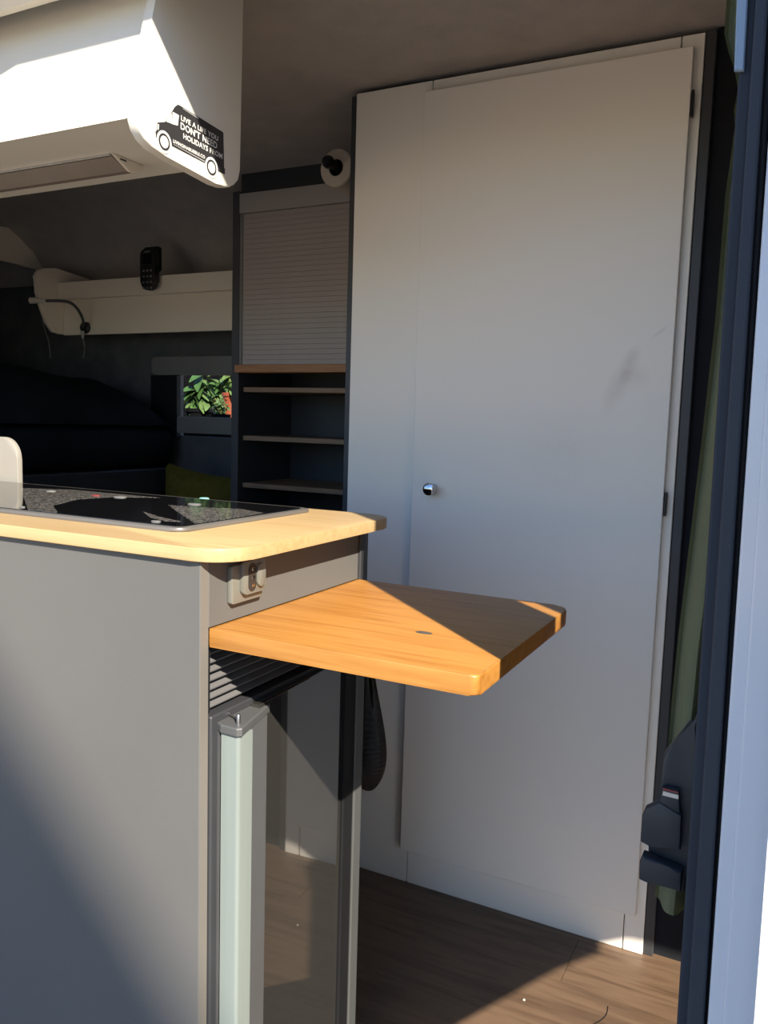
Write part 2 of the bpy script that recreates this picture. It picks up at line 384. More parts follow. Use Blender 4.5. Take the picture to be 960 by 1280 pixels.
# ------------------------------------------------------------------ bathroom cabinet
YC = 1.727
GLASS_TURN = 2.0
XL, XR, ZT = -.975, -.217, 1.883
cab = thing('bathroom_cabinet', 'tall white cabinet with a full-height door behind the wooden fold-out table', 'cabinet', (-.6, YC, 0))
link('stile', box((XL, YC, 0), (-.7825, YC+.018, ZT), .0012, 1), 'white_lam', cab)
link('stile', box((-.2585, YC, 0), (XR, YC+.018, ZT), .0012, 1), 'white_lam', cab)
link('top_rail', box((-.7805, YC, 1.80), (-.2605, YC+.018, ZT), .0012, 1), 'white_lam', cab)
link('plinth', box((-.7805, YC, 0), (-.2605, YC+.018, .12), .0012, 1), 'white_lam', cab)
link('side_panel', box((-.995, YC+.012, 0), (XL-.0005, 2.47, ZT), .001, 1), 'charcoal', cab, label='charcoal side panel')
link('carcass', box((XL, YC+.019, .01), (XR, YC+.03, ZT-.005)), 'charcoal', cab)
link('corner_post', box((XR+.0005, YC+.004, 0), (-.196, YC+.030, ZT+.005), .002, 1), 'charcoal', cab, label='dark grey corner post')
a = at(498, 1060, 1, 1.709); b_ = at(866, 58, 1, 1.709); c_ = at(795, 1148, 1, 1.709); d_ = at(533, 113, 1, 1.709)
DX0, DX1, DZ0, DZ1 = (a.x+d_.x)/2, (b_.x+c_.x)/2, (a.z+c_.z)/2, (b_.z+d_.z)/2
door_bm = box((DX0, 1.709, DZ0), (DX1, 1.7265, DZ1), .0012, 1)
door = link('door', door_bm, 'door_white', cab)
# re-origin the door at its lower left corner so that its smudges are placed on the door itself
dorg = at(498, 1060, 1, 1.709)
for v in door.data.vertices: v.co -= (dorg - OFF[cab])
door.location = dorg - OFF[cab]; OFF[door] = dorg
kp = at(538, 611, 1, 1.70)
bm = new(); lathe(bm, [(0, 0), (.011, 0), (.011, -.004), (.009, -.008), (.010, -.014), (.0132, -.019), (.0146, -.025), (.0138, -.030), (.010, -.0325), (0, -.033)], (kp.x+.004, 1.709, kp.z), (0, 1, 0), 32)
link('knob', bm, 'chrome', door, smooth=True, label='round chrome knob')
for (px, py) in ((862, 130), (827, 630)):
    h = at(px, py, 1, 1.713)
    bm = new(); add_box(bm, (DX1+.0003, 1.7125, h.z-.022), (DX1+.006, 1.7262, h.z+.022), .001, 1)
    tube(bm, [(DX1+.004, 1.712, h.z-.024), (DX1+.004, 1.712, h.z+.024)], .0028, 8)
    link('hinge', bm, 'black', door)

# ------------------------------------------------------------------ kitchen
KX = -.6605
WT, WTH = .9654, .0176
WX, WYF, WYB = -.6149, .790, 1.2707
TB, TT = .857, .024
PX = -.6615                                     # right end of the back panel
kit = thing('kitchen_unit', 'grey kitchen block with its plain back panel facing the open door', 'cabinet', (-1.2, 1.03, 0))
link('back_panel', box((-1.98, .7985, 0), (PX, .8145, WT-WTH-.0005), .0008, 1), 'panel_grey', kit)
link('panel_edging', box((PX+.0001, .799, 0), (PX+.0012, .814, WT-WTH-.0008)), 'edge_grey', kit, label='pale edging strip')
link('end_fascia', box((KX-.018, .815, TB+.0008), (KX, 1.2135, WT-WTH-.0005), .0008, 1), 'panel_grey', kit)
link('corner_post', box((KX-.03, 1.2145, 0), (KX+.004, 1.231, WT-WTH-.0005), .001, 1), 'charcoal', kit)
link('far_panel', box((-1.98, 1.2315, 0), (KX+.002, 1.2455, WT-WTH-.0005), .001, 1), 'charcoal2', kit)
link('carcass', box((-1.97, .815, .02), (KX-.075, 1.231, WT-WTH-.002)), 'charcoal', kit)
VZ0, VZ1 = .741, TB-TT-.0008
bm = new(); add_box(bm, (KX-.07, .815, VZ0), (KX-.04, 1.213, VZ1)); add_box(bm, (KX-.0395, .815, VZ0+.001), (KX-.004, .824, VZ1), .001, 1)
vg = link('vent_frame', bm, 'black', kit)
NS = 7; vp = (VZ1-VZ0-.006)/NS
for i in range(NS):
    z0 = VZ0 + .004 + i*vp
    bm = new(); prism(bm, [(KX-.026, z0+vp-.0016), (KX-.028, z0+vp-.004), (KX-.012, z0+.0005), (KX-.008, z0+.0002), (KX-.0075, z0+.002)], 1, .8245, 1.2125)
    link('vent_slat', bm, 'vent', vg)

# fridge
fr = thing('fridge', 'slim fridge with smoked mirror front under the fold-out table', 'fridge', (-.70, 1.03, 0))
link('fridge_body', box((-.725, .8155, .0), (-.6562, 1.2130, VZ0-.002), .002, 1), 'charcoal', fr)
GT = math.tan(math.radians(GLASS_TURN))
link('front_glass', prism(new(), [(-.6558, .900), (-.6437+GT*.125, .900), (-.6437-GT*.125, 1.1492), (-.6558, 1.1492)], 2, .012, VZ0-.008, .0008, 1), 'door_glass', fr, label='smoked mirror front panel')
link('edge_seal', box((-.6558, 1.1495, .0), (-.6420, 1.1830, VZ1), .002, 1), 'rubber', fr)
link('edge_profile', box((-.6558, 1.1833, .0), (-.6395, 1.2110, VZ1), .002, 1), 'alu_post', fr, label='grey aluminium edge profile')
CZ = .728
zb = .0
link('cap_leg', prism(new(), [(-.668, .831), (-.6535, .828), (-.6545, .874), (-.668, .874)], 2, zb, CZ-.0125), 'cap_grey', fr)
hp = link('handle_profile', prism(new(), rrect(-.6490, -.6205, .8275, .8580, .005, 4, (0, 1, 0, 0)), 2, zb, CZ-.0125), 'alu_pale', fr, smooth=True, label='pale aluminium handle profile')
link('glass_frame', prism(new(), [(-.6555, .8585), (-.6235, .8585), (-.6365, .9140), (-.6555, .9180)], 2, zb, CZ-.0125), 'alu_grey', fr, label='grey aluminium inner profile')
cap = link('end_cap', prism(new(), [(-.674, .837), (-.648, .8245), (-.6215, .8238), (-.6165, .829), (-.638, .922), (-.643, .929), (-.695, .934), (-.695, .86)], 2, CZ-.0125, CZ, .002, 2), 'cap_grey', fr, label='grey plastic end cap')
for (px, py, hh) in ((298, 905, .012), (273, 884, .012)):
    p = at(px, py, 2, CZ)
    link('pin', lathe(new(), [(0, .0), (.0028, 0), (.0028, hh), (.002, hh+.0012), (0, hh+.0012)], (p.x, p.y, CZ), (0, 0, 1), 12), 'steel', cap, smooth=True)
p0 = at(272, 887, 2, CZ); p1 = at(297, 902, 2, CZ)
link('catch_wire', tube(new(), spline([(p0.x, p0.y, CZ+.006), ((p0.x*.6+p1.x*.4), (p0.y*.6+p1.y*.4), CZ+.007), ((p0.x*.25+p1.x*.75), (p0.y*.25+p1.y*.75), CZ+.003), (p1.x, p1.y, CZ+.005)], 5), .0011, 6), 'steel', cap, smooth=True)

# worktop
wp = rrect(-1.98, WX, WYF, WYB, .055, 8, (0, 1, 1, 0))
wt = thing('worktop', 'light oak kitchen worktop with rounded corners and a built-in hob', 'worktop', (-1.3, 1.03, WT-WTH))
link('board', prism(new(), wp, 2, WT-WTH, WT, .0012, 2), 'oak_top', wt, smooth=True)

# socket on the end fascia
s = [at(*p, 0, KX) for p in ((283, 706), (322, 700), (320, 745), (284, 755))]
y0, y1 = (s[0].y+s[3].y)/2, (s[1].y+s[2].y)/2; z1, z0 = (s[0].z+s[1].z)/2, (s[2].z+s[3].z)/2
so_ = thing('power_socket', 'grey power socket on the kitchen end just under the worktop', 'socket', (KX, (y0+y1)/2, z0))
link('back_plate', prism(new(), rrect(y0, y1, z0, z1, .004, 4), 0, KX+.0004, KX+.009, .0015, 2), 'socket', so_, smooth=True)
iy0, iy1, iz0, iz1 = y0+.016, y1-.002, z0+.011, z1+.004
link('insert', prism(new(), rrect(iy0, iy1, iz0, iz1, .006, 5), 0, KX+.0095, KX+.016, .0015, 2), 'socket', so_, smooth=True)
cy = iy0 + .018; cz = (iz0+iz1)/2
oc = link('outlet', prism(new(), rrect(cy-.0085, cy+.0085, cz-.019, cz+.019, .0085, 8), 0, KX+.0163, KX+.0172), 'socket_dark', so_, smooth=True)
for dz in (-.011, 0, .011):
    link('contact', lathe(new(), [(0, .0012), (.0024, .0012), (.003, 0)], (KX+.0174, cy+.001, cz+dz), (1, 0, 0), 12), 'chrome', oc, smooth=True)
sy = iy1 - .014
link('rocker', prism(new(), rrect(sy-.0085, sy+.0085, cz-.015, cz+.017, .0085, 8), 0, KX+.0163, KX+.0205, .0012, 2), 'socket', so_, smooth=True)

# fold-out table
tab = thing('folding_table', 'orange oiled oak fold-out table leaf on the kitchen end', 'table', (-.476, 1.013, TB-TT))
tp = rrect(KX-.0004, -.2913, .8150, 1.2160, .010, 6, (.2, 1, 2.6, .2))
link('table_top', prism(new(), tp, 2, TB-TT, TB, .003, 3), 'oak_table', tab, smooth=True)
kn = at(530, 791, 2, TB)
link('knot', prism(new(), [(kn.x+.012*math.cos(t)*1.0, kn.y+.0065*math.sin(t)) for t in [i*math.pi/6 for i in range(12)]], 2, TB+.00005, TB+.0003), mat('dark_knot', (.09,.075,.06), .5, var=.3, vscale=150), tab, label='dark filled knot')
for yy in (.87, 1.16):
    link('hinge_leaf', box((KX+.006, yy-.03, TB-TT-.003), (KX+.05, yy+.03, TB-TT-.0003), .0005, 1), 'steel', tab)

# hob
hb = thing('hob', 'black glass hob lid set flush in the oak worktop', 'hob', (-1.12, 1.06, WT))
HX0, HX1, HY0, HY1 = -1.61, -.763, .879, 1.2305
fp = rrect(HX0, HX1, HY0, HY1, .022, 6)
link('frame', prism(new(), fp, 2, WT+.0003, WT+.0060, .002, 2), 'frame_dark', hb, smooth=True)
gl = link('glass_lid', prism(new(), rrect(HX0+.013, HX1-.013, HY0+.013, HY1-.013, .012, 5), 2, WT+.0058, WT+.0072, .0006, 1), 'dark_glass', hb, smooth=True, label='glossy black glass lid')
def decal(px_pts, z, m, name):
    pts = [at(x_, y_, 2, z) for x_, y_ in px_pts]
    pts = [(min(max(p.x, HX0+.015), HX1-.015), min(max(p.y, HY0+.015), HY1-.015)) for p in pts]
    return link(name, prism(new(), pts, 2, z-.0002, z), m, gl)
GZ = WT+.0075  # prints below are outlined to leave a dark reflection bare on the glass
sp1 = [(62, 632), (40, 612), (80, 610), (150, 618), (210, 625), (130, 621), (85, 626), (65, 634), (90, 646)]
decal([(26, 610), (90, 612), (200, 622), (140, 621), (98, 624), (66, 632), (72, 640), (60, 642), (26, 638)], GZ, 'speckle', 'speckled_print')
decal([(210, 631), (250, 634), (300, 636), (330, 641), (290, 650), (258, 656), (222, 640)], GZ, 'speckle', 'speckled_print')
decal([(178, 639), (200, 646), (228, 652), (205, 651), (188, 647)], GZ, 'speckle', 'speckled_print')
for (px, py, w_, m) in ((64, 614, 8, 'pale_mark'), (120, 619.5, 7, 'red'), (150, 621.5, 10, 'pale_mark'), (243, 630.5, 10, 'pale_mark'), (195, 652, 6, 'pale_mark'), (28, 634, 4, 'pale_mark')):
    p = at(px, py, 2, GZ); R = w_*0.0011
    link('lid_foot', prism(new(), [(p.x+R*math.cos(t)*1.2, p.y+R*.9*math.sin(t)) for t in [i*math.pi/8 for i in range(16)]], 2, GZ-.0002, GZ+.0012), m, gl)
tp_ = at(265, 624.5, 2, WT)
cp = thing('bottle_cap', 'tiny turquoise cap on the far edge of the oak worktop', 'cap', (tp_.x, 1.253, WT))
link('cap_shell', lathe(new(), [(0, .0055), (.008, .0055), (.0098, .004), (.0105, 0), (0, 0)], (tp_.x, 1.253, WT), (0, 0, 1), 20), 'teal', cp, smooth=True)

# ------------------------------------------------------------------ overhead locker
LXP = -.897
lk = thing('overhead_locker', 'cream white overhead locker hanging above the hob', 'cabinet', (-1.5, 1.06, 1.52))
face = [(213, -70), (203, -45), (192, 13), (181, 72), (170, 133), (170, 148), (173, 160), (180, 173), (190, 184), (208, 195.5), (240, 213), (270, 229.5), (280, 233.5), (287, 234), (293, 231), (298, 225), (300.5, 213), (302, 100), (304, 0), (305, -70)]
ep = [yz(px, py, LXP) for px, py in face]
ep = [(y_, min(z_, ROOF+.01)) for y_, z_ in ep]
link('end_panel', prism(new(), ep, 0, LXP-.018, LXP, .0022, 3), 'locker_white', lk, smooth=True)
LB = 1.565
link('front_panel', prism(new(), [(.945, LB), (.992, 1.74), (1.03, 1.885), (1.045, 1.885), (1.008, 1.74), (.961, LB)], 0, -3.0, LXP-.0185), 'locker_white', lk)
link('bottom_board', prism(new(), [(.9455, LB-.0002), (1.185, LB-.0002), (1.185, LB+.016), (.95, LB+.016)], 0, -3.0, LXP-.0185), 'locker_white', lk)
link('rear_board', box((-3.0, 1.172, LB+.0165), (LXP-.0185, 1.185, ROOF+.005)), 'locker_white', lk)
# light bar under it
lb = thing('light_bar', 'slim frosted light bar under the overhead locker', 'lamp', (-1.6, 1.12, LB-.02))
XE = at(176, 211, 2, LB-.008).x
pr = [(1.058, LB-.0045), (1.124, LB-.0045), (1.124, LB-.009), (1.108, LB-.018), (1.096, LB-.018)]
link('housing', prism(new(), [(1.055, LB-.0004), (1.126, LB-.0004), (1.126, LB-.0044), (1.055, LB-.0044)], 0, -2.9, XE-.0062), 'steel', lb)
link('light_cover', prism(new(), pr, 0, -2.9, XE-.0062), 'lens', lb, label='frosted cover')
link('end_cap', prism(new(), [(1.055, LB-.0004), (1.127, LB-.0004), (1.127, LB-.010), (1.110, LB-.0195), (1.095, LB-.0195)], 0, XE-.006, XE, .001, 1), 'greige', lb)
link('switch_slot', box((XE+.0001, 1.072, LB-.0065), (XE+.0008, 1.086, LB-.0042)), 'black', lb)

# sticker on the locker's end
ST = LXP + .0004
def spx(zx, zy): return yz(190+zx/9.6, 120+zy/9.6, LXP)
stk = thing('van_sticker', 'black van-shaped sticker with white lettering on the locker end', 'sticker', (LXP, 1.06, 1.53))
def flat(zpts, name, m, dx, parent=stk, raw=False):
    pts = zpts if raw else [spx(*p) for p in zpts]
    return link(name, prism(new(), pts, 0, ST, ST+dx), m, parent)
body = flat([(60, 318), (155, 310), (240, 180), (268, 132), (305, 103), (330, 112), (845, 432), (853, 445), (862, 865), (872, 872), (870, 942), (775, 893), (640, 808), (225, 592), (75, 515), (45, 500), (38, 425), (55, 410)], 'van_silhouette', 'sticker_black', .0003)
flat([(165, 306), (230, 205), (236, 335)], 'windscreen', 'sticker_white', .0005)
flat([(243, 190), (318, 232), (305, 356), (240, 338)], 'side_window', 'sticker_white', .0005)
flat([(66, 338), (80, 343), (74, 408), (62, 403)], 'headlight', 'sticker_white', .0005)
flat([(358, 150), (375, 150), (560, 262), (556, 280)], 'roof_rack', 'sticker_grey', .0005)
flat([(245, 578), (262, 580), (628, 778), (625, 792)], 'sill_stripe', 'sticker_grey', .0005)
for (zx, zy) in ((142, 553), (710, 860)):
    c = spx(zx, zy)
    def disc(R, name, m, dx, par):
        return link(name, prism(new(), [(c[0]+R*math.cos(2*math.pi*i/28), c[1]+R*math.sin(2*math.pi*i/28)) for i in range(28)], 0, ST, ST+dx), m, par)
    ar = disc(.0163, 'wheel_arch', 'sticker_white', .0005, stk)
    ty = disc(.0125, 'tyre', 'sticker_black', .0007, stk)
    disc(.0088, 'hub_cap', 'sticker_white', .0009, ty); disc(.0055, 'hub_ring', 'sticker_grey', .00098, ty); disc(.0048, 'hub_centre', 'sticker_white', .00106, ty)
def text(s_, a, b, hpx, m='sticker_white'):
    A, B = Vector(spx(*a)), Vector(spx(*b))
    cu = bpy.data.curves.new('t', 'FONT'); cu.body = s_; cu.size = 1.0; cu.extrude = 0; cu.offset = 0.022; cu.space_character = 1.06; cu.resolution_u = 3
    to = bpy.data.objects.new('t', cu); COL.objects.link(to)
    dg = bpy.context.evaluated_depsgraph_get(); me = bpy.data.meshes.new_from_object(to.evaluated_get(dg))
    bpy.data.objects.remove(to); bpy.data.curves.remove(cu)
    xs = [v.co.x for v in me.vertices]; x0, x1 = min(xs), max(xs)
    top = max(v.co.y for v in me.vertices); k = (B-A).length/(x1-x0); H = hpx*k if hpx < 0 else hpx
    dirv = (B-A).normalized(); nv = Vector((-dirv.y, dirv.x))
    nv = Vector((0.0, 1.0)) if True else nv
    for v in me.vertices:
        q = A + dirv*((v.co.x-x0)*k) + nv*(v.co.y/top*H)
        v.co = Vector((ST+.0006, q.x, q.y)) - OFF[stk]
    me.materials.append(MT[m])
    o = bpy.data.objects.new('lettering', me); COL.objects.link(o); o.parent = stk; OFF[o] = OFF[stk]; o['label'] = 'white lettering ' + s_
    return o
text("LIVE A LIFE YOU", (342, 290), (788, 543), .0076)
text("DON'T NEED", (338, 392), (776, 636), .0104)
text("HOLIDAYS FROM", (370, 508), (838, 757), .0080)
text("LIVINGINABUBBLE.CO", (248, 558), (630, 756), .0050)

# ------------------------------------------------------------------ shutter cabinet
YS = 2.15
sh = thing('shutter_cabinet', 'dark cabinet with grey roller shutter and open oak shelves beside the bathroom', 'cabinet', (-1.35, 2.3, 0))
SX0 = at(300, 360, 1, YS).x; SX1 = -1.02
ZT2 = ROOF + .0
link('side_panel', box((SX0-.028, YS-.004, 0), (SX0, 2.475, ZT2-.05), .001, 1), 'charcoal2', sh)
link('side_panel', box((SX1, YS, 0), (SX1+.018, 2.475, ZT2-.05), .001, 1), 'charcoal', sh)
link('back_board', box((SX0, 2.455, .3), (SX1, 2.475, ZT2-.15)), 'charcoal', sh)
zf0, zf1 = xz(370, 256, YS)[1], xz(370, 232, YS)[1]
zf1 = at(302, 243, 1, YS).z; zf0 = at(302, 268, 1, YS).z
link('top_band', box((SX0, YS+.004, zf1+.001), (SX1, YS+.02, ZT2+.012)), 'charcoal', sh)
link('shutter_fascia', box((SX0+.001, YS-.008, zf0+.001), (SX1, YS+.008, zf1), .001, 1), mat('shutter_grey', (.43,.40,.38), .5, var=.03), sh, label='grey shutter head panel')
zs1, zs0 = zf0, at(299, 456, 1, YS).z
NSL = 30; pitch = (zs1-zs0)/NSL
slm = None
for i in range(NSL):
    if slm is None:
        bm = new(); L_ = SX1-SX0-.014
        prism(bm, [(-.0045, .0008), (-.0045, pitch-.0008), (-.0035, pitch-.0002), (.003, pitch-.0002), (.003, 0), (-.0035, 0)], 0, 0, L_)
        o = link('shutter_slat', bm, mat('shutter_slat_grey', (.40,.36,.345), .5, var=.03), None); slm = o.data; OFF.pop(o)
    else:
        o = bpy.data.objects.new('shutter_slat', slm); COL.objects.link(o)
    o.parent = sh; o.location = Vector((SX0+.012, YS+.004, zs0+i*pitch)) - OFF[sh]
link('shutter_guide', box((SX0+.0005, YS-.003, zs0), (SX0+.0115, YS+.01, zs1), .0005, 1), 'trim_grey', sh)
link('oak_sill', box((SX0-.008, YS-.016, at(299, 466, 1, YS).z), (SX1, YS+.05, zs0-.0005), .002, 2), 'oak_sill', sh, label='warm oak rail under the shutter')
for (py, t) in ((484.5, .0155), (547, .0155), (608, .0155)):
    z_ = at(368, py, 1, YS+.02).z
    link('shelf', box((SX0+.002, YS+.02, z_-t), (SX1-.002, 2.45, z_), .001, 1), 'oak_shelf', sh)

# toilet roll on its peg
rc = at(420, 208, 1, 1.95)
RX, RZ = rc.x, rc.z
hd = thing('roll_holder', 'black peg with round knobs holding the toilet roll', 'holder', (RX, 2.15, RZ))
link('peg', tube(new(), [(RX, 2.145, RZ), (RX, 1.925, RZ)], .0125, 16), 'black', hd, smooth=True)
kx = at(410, 202, 1, 1.905)
link('end_knob', lathe(new(), [(0, -.017), (.010, -.0145), (.016, -.006), (.017, .002), (.013, .011), (.006, .015), (0, .016)], (RX-.002, 1.912, RZ+.001), (0, 1, 0), 24), 'black', hd, smooth=True)
link('peg_stem', tube(new(), [(RX, 1.93, RZ), (RX-.002, 1.918, RZ+.001)], .009, 12), 'black', hd, smooth=True)
rl = thing('toilet_roll', 'white toilet roll on the black peg beside the bathroom cabinet', 'toilet roll', (RX, 2.0, RZ))
link('paper', lathe(new(), [(.022, 0), (.047, 0), (.0495, .003), (.0495, .097), (.047, .1), (.022, .1), (.022, 0)], (RX, 1.95, RZ-.003), (0, 1, 0), 40), 'paper', rl, smooth=True)
link('core', lathe(new(), [(.0215, .001), (.0215, .099), (.0195, .099), (.0195, .001), (.0215, .001)], (RX, 1.95, RZ-.003), (0, 1, 0), 32), 'black', rl, smooth=True)

# ------------------------------------------------------------------ rear of the van
# open shelf on the far wall
shf = thing('wall_shelf', 'long beige open shelf on the far wall above the bed', 'shelf', (-2.2, 2.36, 1.43))
lx0 = at(72, 362, 1, 2.28).x; lx1 = SX0 - .03
zl1, zl0 = at(190, 345, 1, 2.28).z, at(190, 368, 1, 2.28).z
link('front_lip', box((lx0, 2.28, zl0), (lx1, 2.294, zl1), .0015, 1), 'shelf_cream', shf)
zb0 = at(190, 415.5, 1, 2.30).z
link('lower_panel', prism(new(), [(2.305, zb0), (2.315, zl0+.005), (2.329, zl0+.005), (2.319, zb0)], 0, lx0, lx1), 'shelf_cream', shf)
link('shelf_board', box((lx0, 2.2945, zl0+.006), (lx1, 2.475, zl0+.02)), 'shelf_cream', shf)
ex = lx0 - .002
epx = [(46, 352), (44, 345), (48, 338), (56, 335), (70, 335), (112, 349), (112, 418), (75, 418), (66, 415), (58, 403), (50, 380), (46, 365)]
link('shelf_end', prism(new(), [yz(px, py, ex) for px, py in epx], 0, ex-.015, ex, .002, 2), 'shelf_cream', shf, smooth=True)

# handset hanging on the lip
hp_ = at(191, 345, 1, 2.27)
hs = thing('handset', 'black remote handset hanging in a cradle on the beige shelf lip', 'handset', (hp_.x, 2.26, hp_.z-.05))
hw = .034
zt_, zb_ = at(191, 312, 1, 2.26).z, at(194, 363, 1, 2.26).z
link('handset_body', prism(new(), rrect(hp_.x-hw, hp_.x+hw, zb_, zt_, .030, 8, (1, 1, .45, .45)), 1, 2.243, 2.266, .005, 3), 'black', hs, smooth=True)
link('cradle', prism(new(), rrect(hp_.x-.040, hp_.x+.034, zl1+.012, zt_+.012, .01, 4), 1, 2.2665, 2.279, .002, 2), 'rubber', hs, smooth=True)
link('display', box((hp_.x-.02, 2.2415, zt_-.052), (hp_.x+.02, 2.2428, zt_-.018), .0004, 1), 'dark_glass', hs)
link('brand_strip', box((hp_.x-.014, 2.2415, zt_-.012), (hp_.x+.012, 2.2428, zt_-.0075)), 'trim_grey', hs)
for r_ in range(4):
    for c_2 in range(3):
        xx, zz = hp_.x + (c_2-1)*.017, zt_-.075 - r_*.020
        link('button', box((xx-.0045, 2.2412, zz-.0035), (xx+.0045, 2.2428, zz+.0035), .0008, 1), 'trim_grey', hs)

# gooseneck reading lamp
b0 = at(103, 409, 1, 2.285)
gl_ = thing('reading_lamp', 'gooseneck reading lamp with a pale head on the beige shelf', 'lamp', (b0.x, 2.29, b0.z))
link('lamp_base', lathe(new(), [(0, 0), (.022, 0), (.022, -.010), (.017, -.016), (0, -.017)], (b0.x, 2.304, b0.z), (0, 1, 0), 24), 'black', gl_, smooth=True)
path = [Vector((b0.x, 2.288, b0.z))] + [at(px, py, 1, 2.27-.026*k) for k, (px, py) in enumerate([(104, 402), (102, 395), (96, 385), (88, 378.5), (76, 376), (56, 376)])]
link('neck', tube(new(), spline(path, 5), .0055, 8), 'alu_post', gl_, smooth=True)
p1 = at(57, 376.0, 1, 2.138); p2 = at(38, 375.5, 1, 2.12)
link('lamp_head', tube(new(), [p1, p1*.7+p2*.3, p1*.2+p2*.8, p2], .008, 12, rad=[.006, .0085, .0115, .012]), mat('pale_lamp_head', (.62,.58,.52), .4, var=.03), gl_, smooth=True)
pl0 = at(103.5, 417, 1, 2.285)
link('plug', tube(new(), [at(103, 414, 1, 2.285), at(103.4, 423, 1, 2.285)], .007, 10, rad=[.008, .004]), mat('pale_plug', (.45,.43,.40), .5, var=.03), gl_, smooth=True)
link('cable', tube(new(), spline([at(103.4, 421, 1, 2.285), at(105, 430, 1, 2.285), at(106, 436, 1, 2.285), at(104, 448, 1, 2.29)], 5), .0022, 6), 'trim_grey', gl_, smooth=True)
cb = link('hanging_cable', tube(new(), spline([at(53, 398, 1, 2.28), at(56, 412, 1, 2.28), at(61, 428, 1, 2.28), at(63, 448, 1, 2.29)], 5), .0022, 6), 'trim_grey', None, org=at(63, 448, 1, 2.29), smooth=True)
tag(cb, 'thin grey cable hanging beside the end of the beige shelf', 'cable')

# curved beige rib panel at the left, above the bed
RXP = -2.86
rp_ = [(-60, 270), (-20, 275), (0, 282.5), (12, 285), (24, 289), (26, 296), (38, 304), (50, 314), (58, 324), (66, 338), (64, 341), (45, 337), (20, 330), (0, 325), (-60, 312)]
rb = link('rib_panel', prism(new(), [yz(px, py, RXP) for px, py in rp_], 0, RXP-.018, RXP, .002, 2), 'shelf_cream', None, org=(RXP, 2.2, 1.72), smooth=True)
tag(rb, 'curved beige rib panel under the ceiling at the far left', 'panel')

# bed: base, mattress, rumpled bedding
bed = thing('bed', 'dark raised bed across the rear of the van', 'bed', (-2.75, 1.9, 0))
link('bed_base', box((-3.40, 1.33, 0), (-2.12, 2.46, .93), .004, 1), 'charcoal', bed)
bm = new(); add_box(bm, (-3.40, 1.34, .935), (-2.14, 2.45, 1.08), .05, 4); link('mattress', bm, 'fabric_black', bed, smooth=True)
bm = new(); nx, ny = 34, 34; G = []
for i in range(nx):
    for j in range(ny):
        u_, v_ = i/(nx-1), j/(ny-1)
        x_ = -3.38 + 1.23*u_; y_ = 1.36 + 1.07*v_
        edge = min(1, min(u_, 1-u_)*5)*min(1, min(v_, 1-v_)*6)
        z_ = 1.09 + edge**.5*(.245 + .035*math.sin(5*u_+2*v_) + .02*math.sin(11*v_+3*u_) - .05*max(0, u_-.45)*2)
        G.append(bm.verts.new((x_, y_, z_)))
for i in range(nx-1):
    for j in range(ny-1): bm.faces.new([G[i*ny+j], G[(i+1)*ny+j], G[(i+1)*ny+j+1], G[i*ny+j+1]])
bmesh.ops.solidify(bm, geom=bm.faces[:], thickness=.03)
link('duvet', bm, 'fabric_navy', bed, smooth=True)

# olive cushion
pc = at(252, 606, 1, 2.28)
bm = new(); nu, nv_ = 18, 14; rows = {}
def cush(u_, v_, s_):
    k = (1-abs(u_)**3)*(1-abs(v_)**3)
    pinch = 1 - .06*(1-abs(u_))*0
    return Vector((pc.x + u_*.17*(1-.05*(1-v_*v_)), 2.28 + s_*.055*k**.6, pc.z - .085 + v_*.14*(1-.10*(1-u_*u_)) - .02*u_))
for s_ in (-1, 1):
    for i in range(nu+1):
        for j in range(nv_+1):
            e = i in (0, nu) or j in (0, nv_)
            key = (i, j, 0 if e else s_)
            if key not in rows: rows[key] = bm.verts.new(cush(2*i/nu-1, 2*j/nv_-1, s_))
    for i in range(nu):
        for j in range(nv_):
            q = [rows.get((a_, b2, 0)) if (a_ in (0, nu) or b2 in (0, nv_)) else rows[(a_, b2, s_)] for a_, b2 in ((i, j), (i+1, j), (i+1, j+1), (i, j+1))]
            bm.faces.new(q)
cu_ = link('cushion', bm, 'olive', None, org=(pc.x, 2.28, pc.z-.24), smooth=True)
tag(cu_, 'olive yellow cushion leaning below the small window', 'cushion')
bn = thing('bench', 'dark bench under the olive cushion beside the bed', 'bench', (-1.85, 2.15, 0))
link('bench_box', box((-2.11, 1.75, 0), (SX0-.03, 2.47, pc.z-.30), .004, 1), 'charcoal', bn)
link('bench_pad', box((-2.105, 1.76, pc.z-.2995), (SX0-.035, 2.46, pc.z-.245), .012, 3), 'fabric_black', bn, smooth=True)

# rounded board behind the worktop
pe = at(25, 590, 1, 1.295)
pt_ = at(0, 547, 1, 1.295)
pb = link('partition_board', prism(new(), rrect(-2.0, pe.x, 0, pt_.z+.002, .050, 8, (0, 0, 1, 0)), 1, 1.288, 1.302, .0012, 2), 'board_grey', None, org=(-1.8, 1.295, 0), smooth=True)
tag(pb, 'pale board with a rounded corner standing behind the worktop at the left', 'panel')

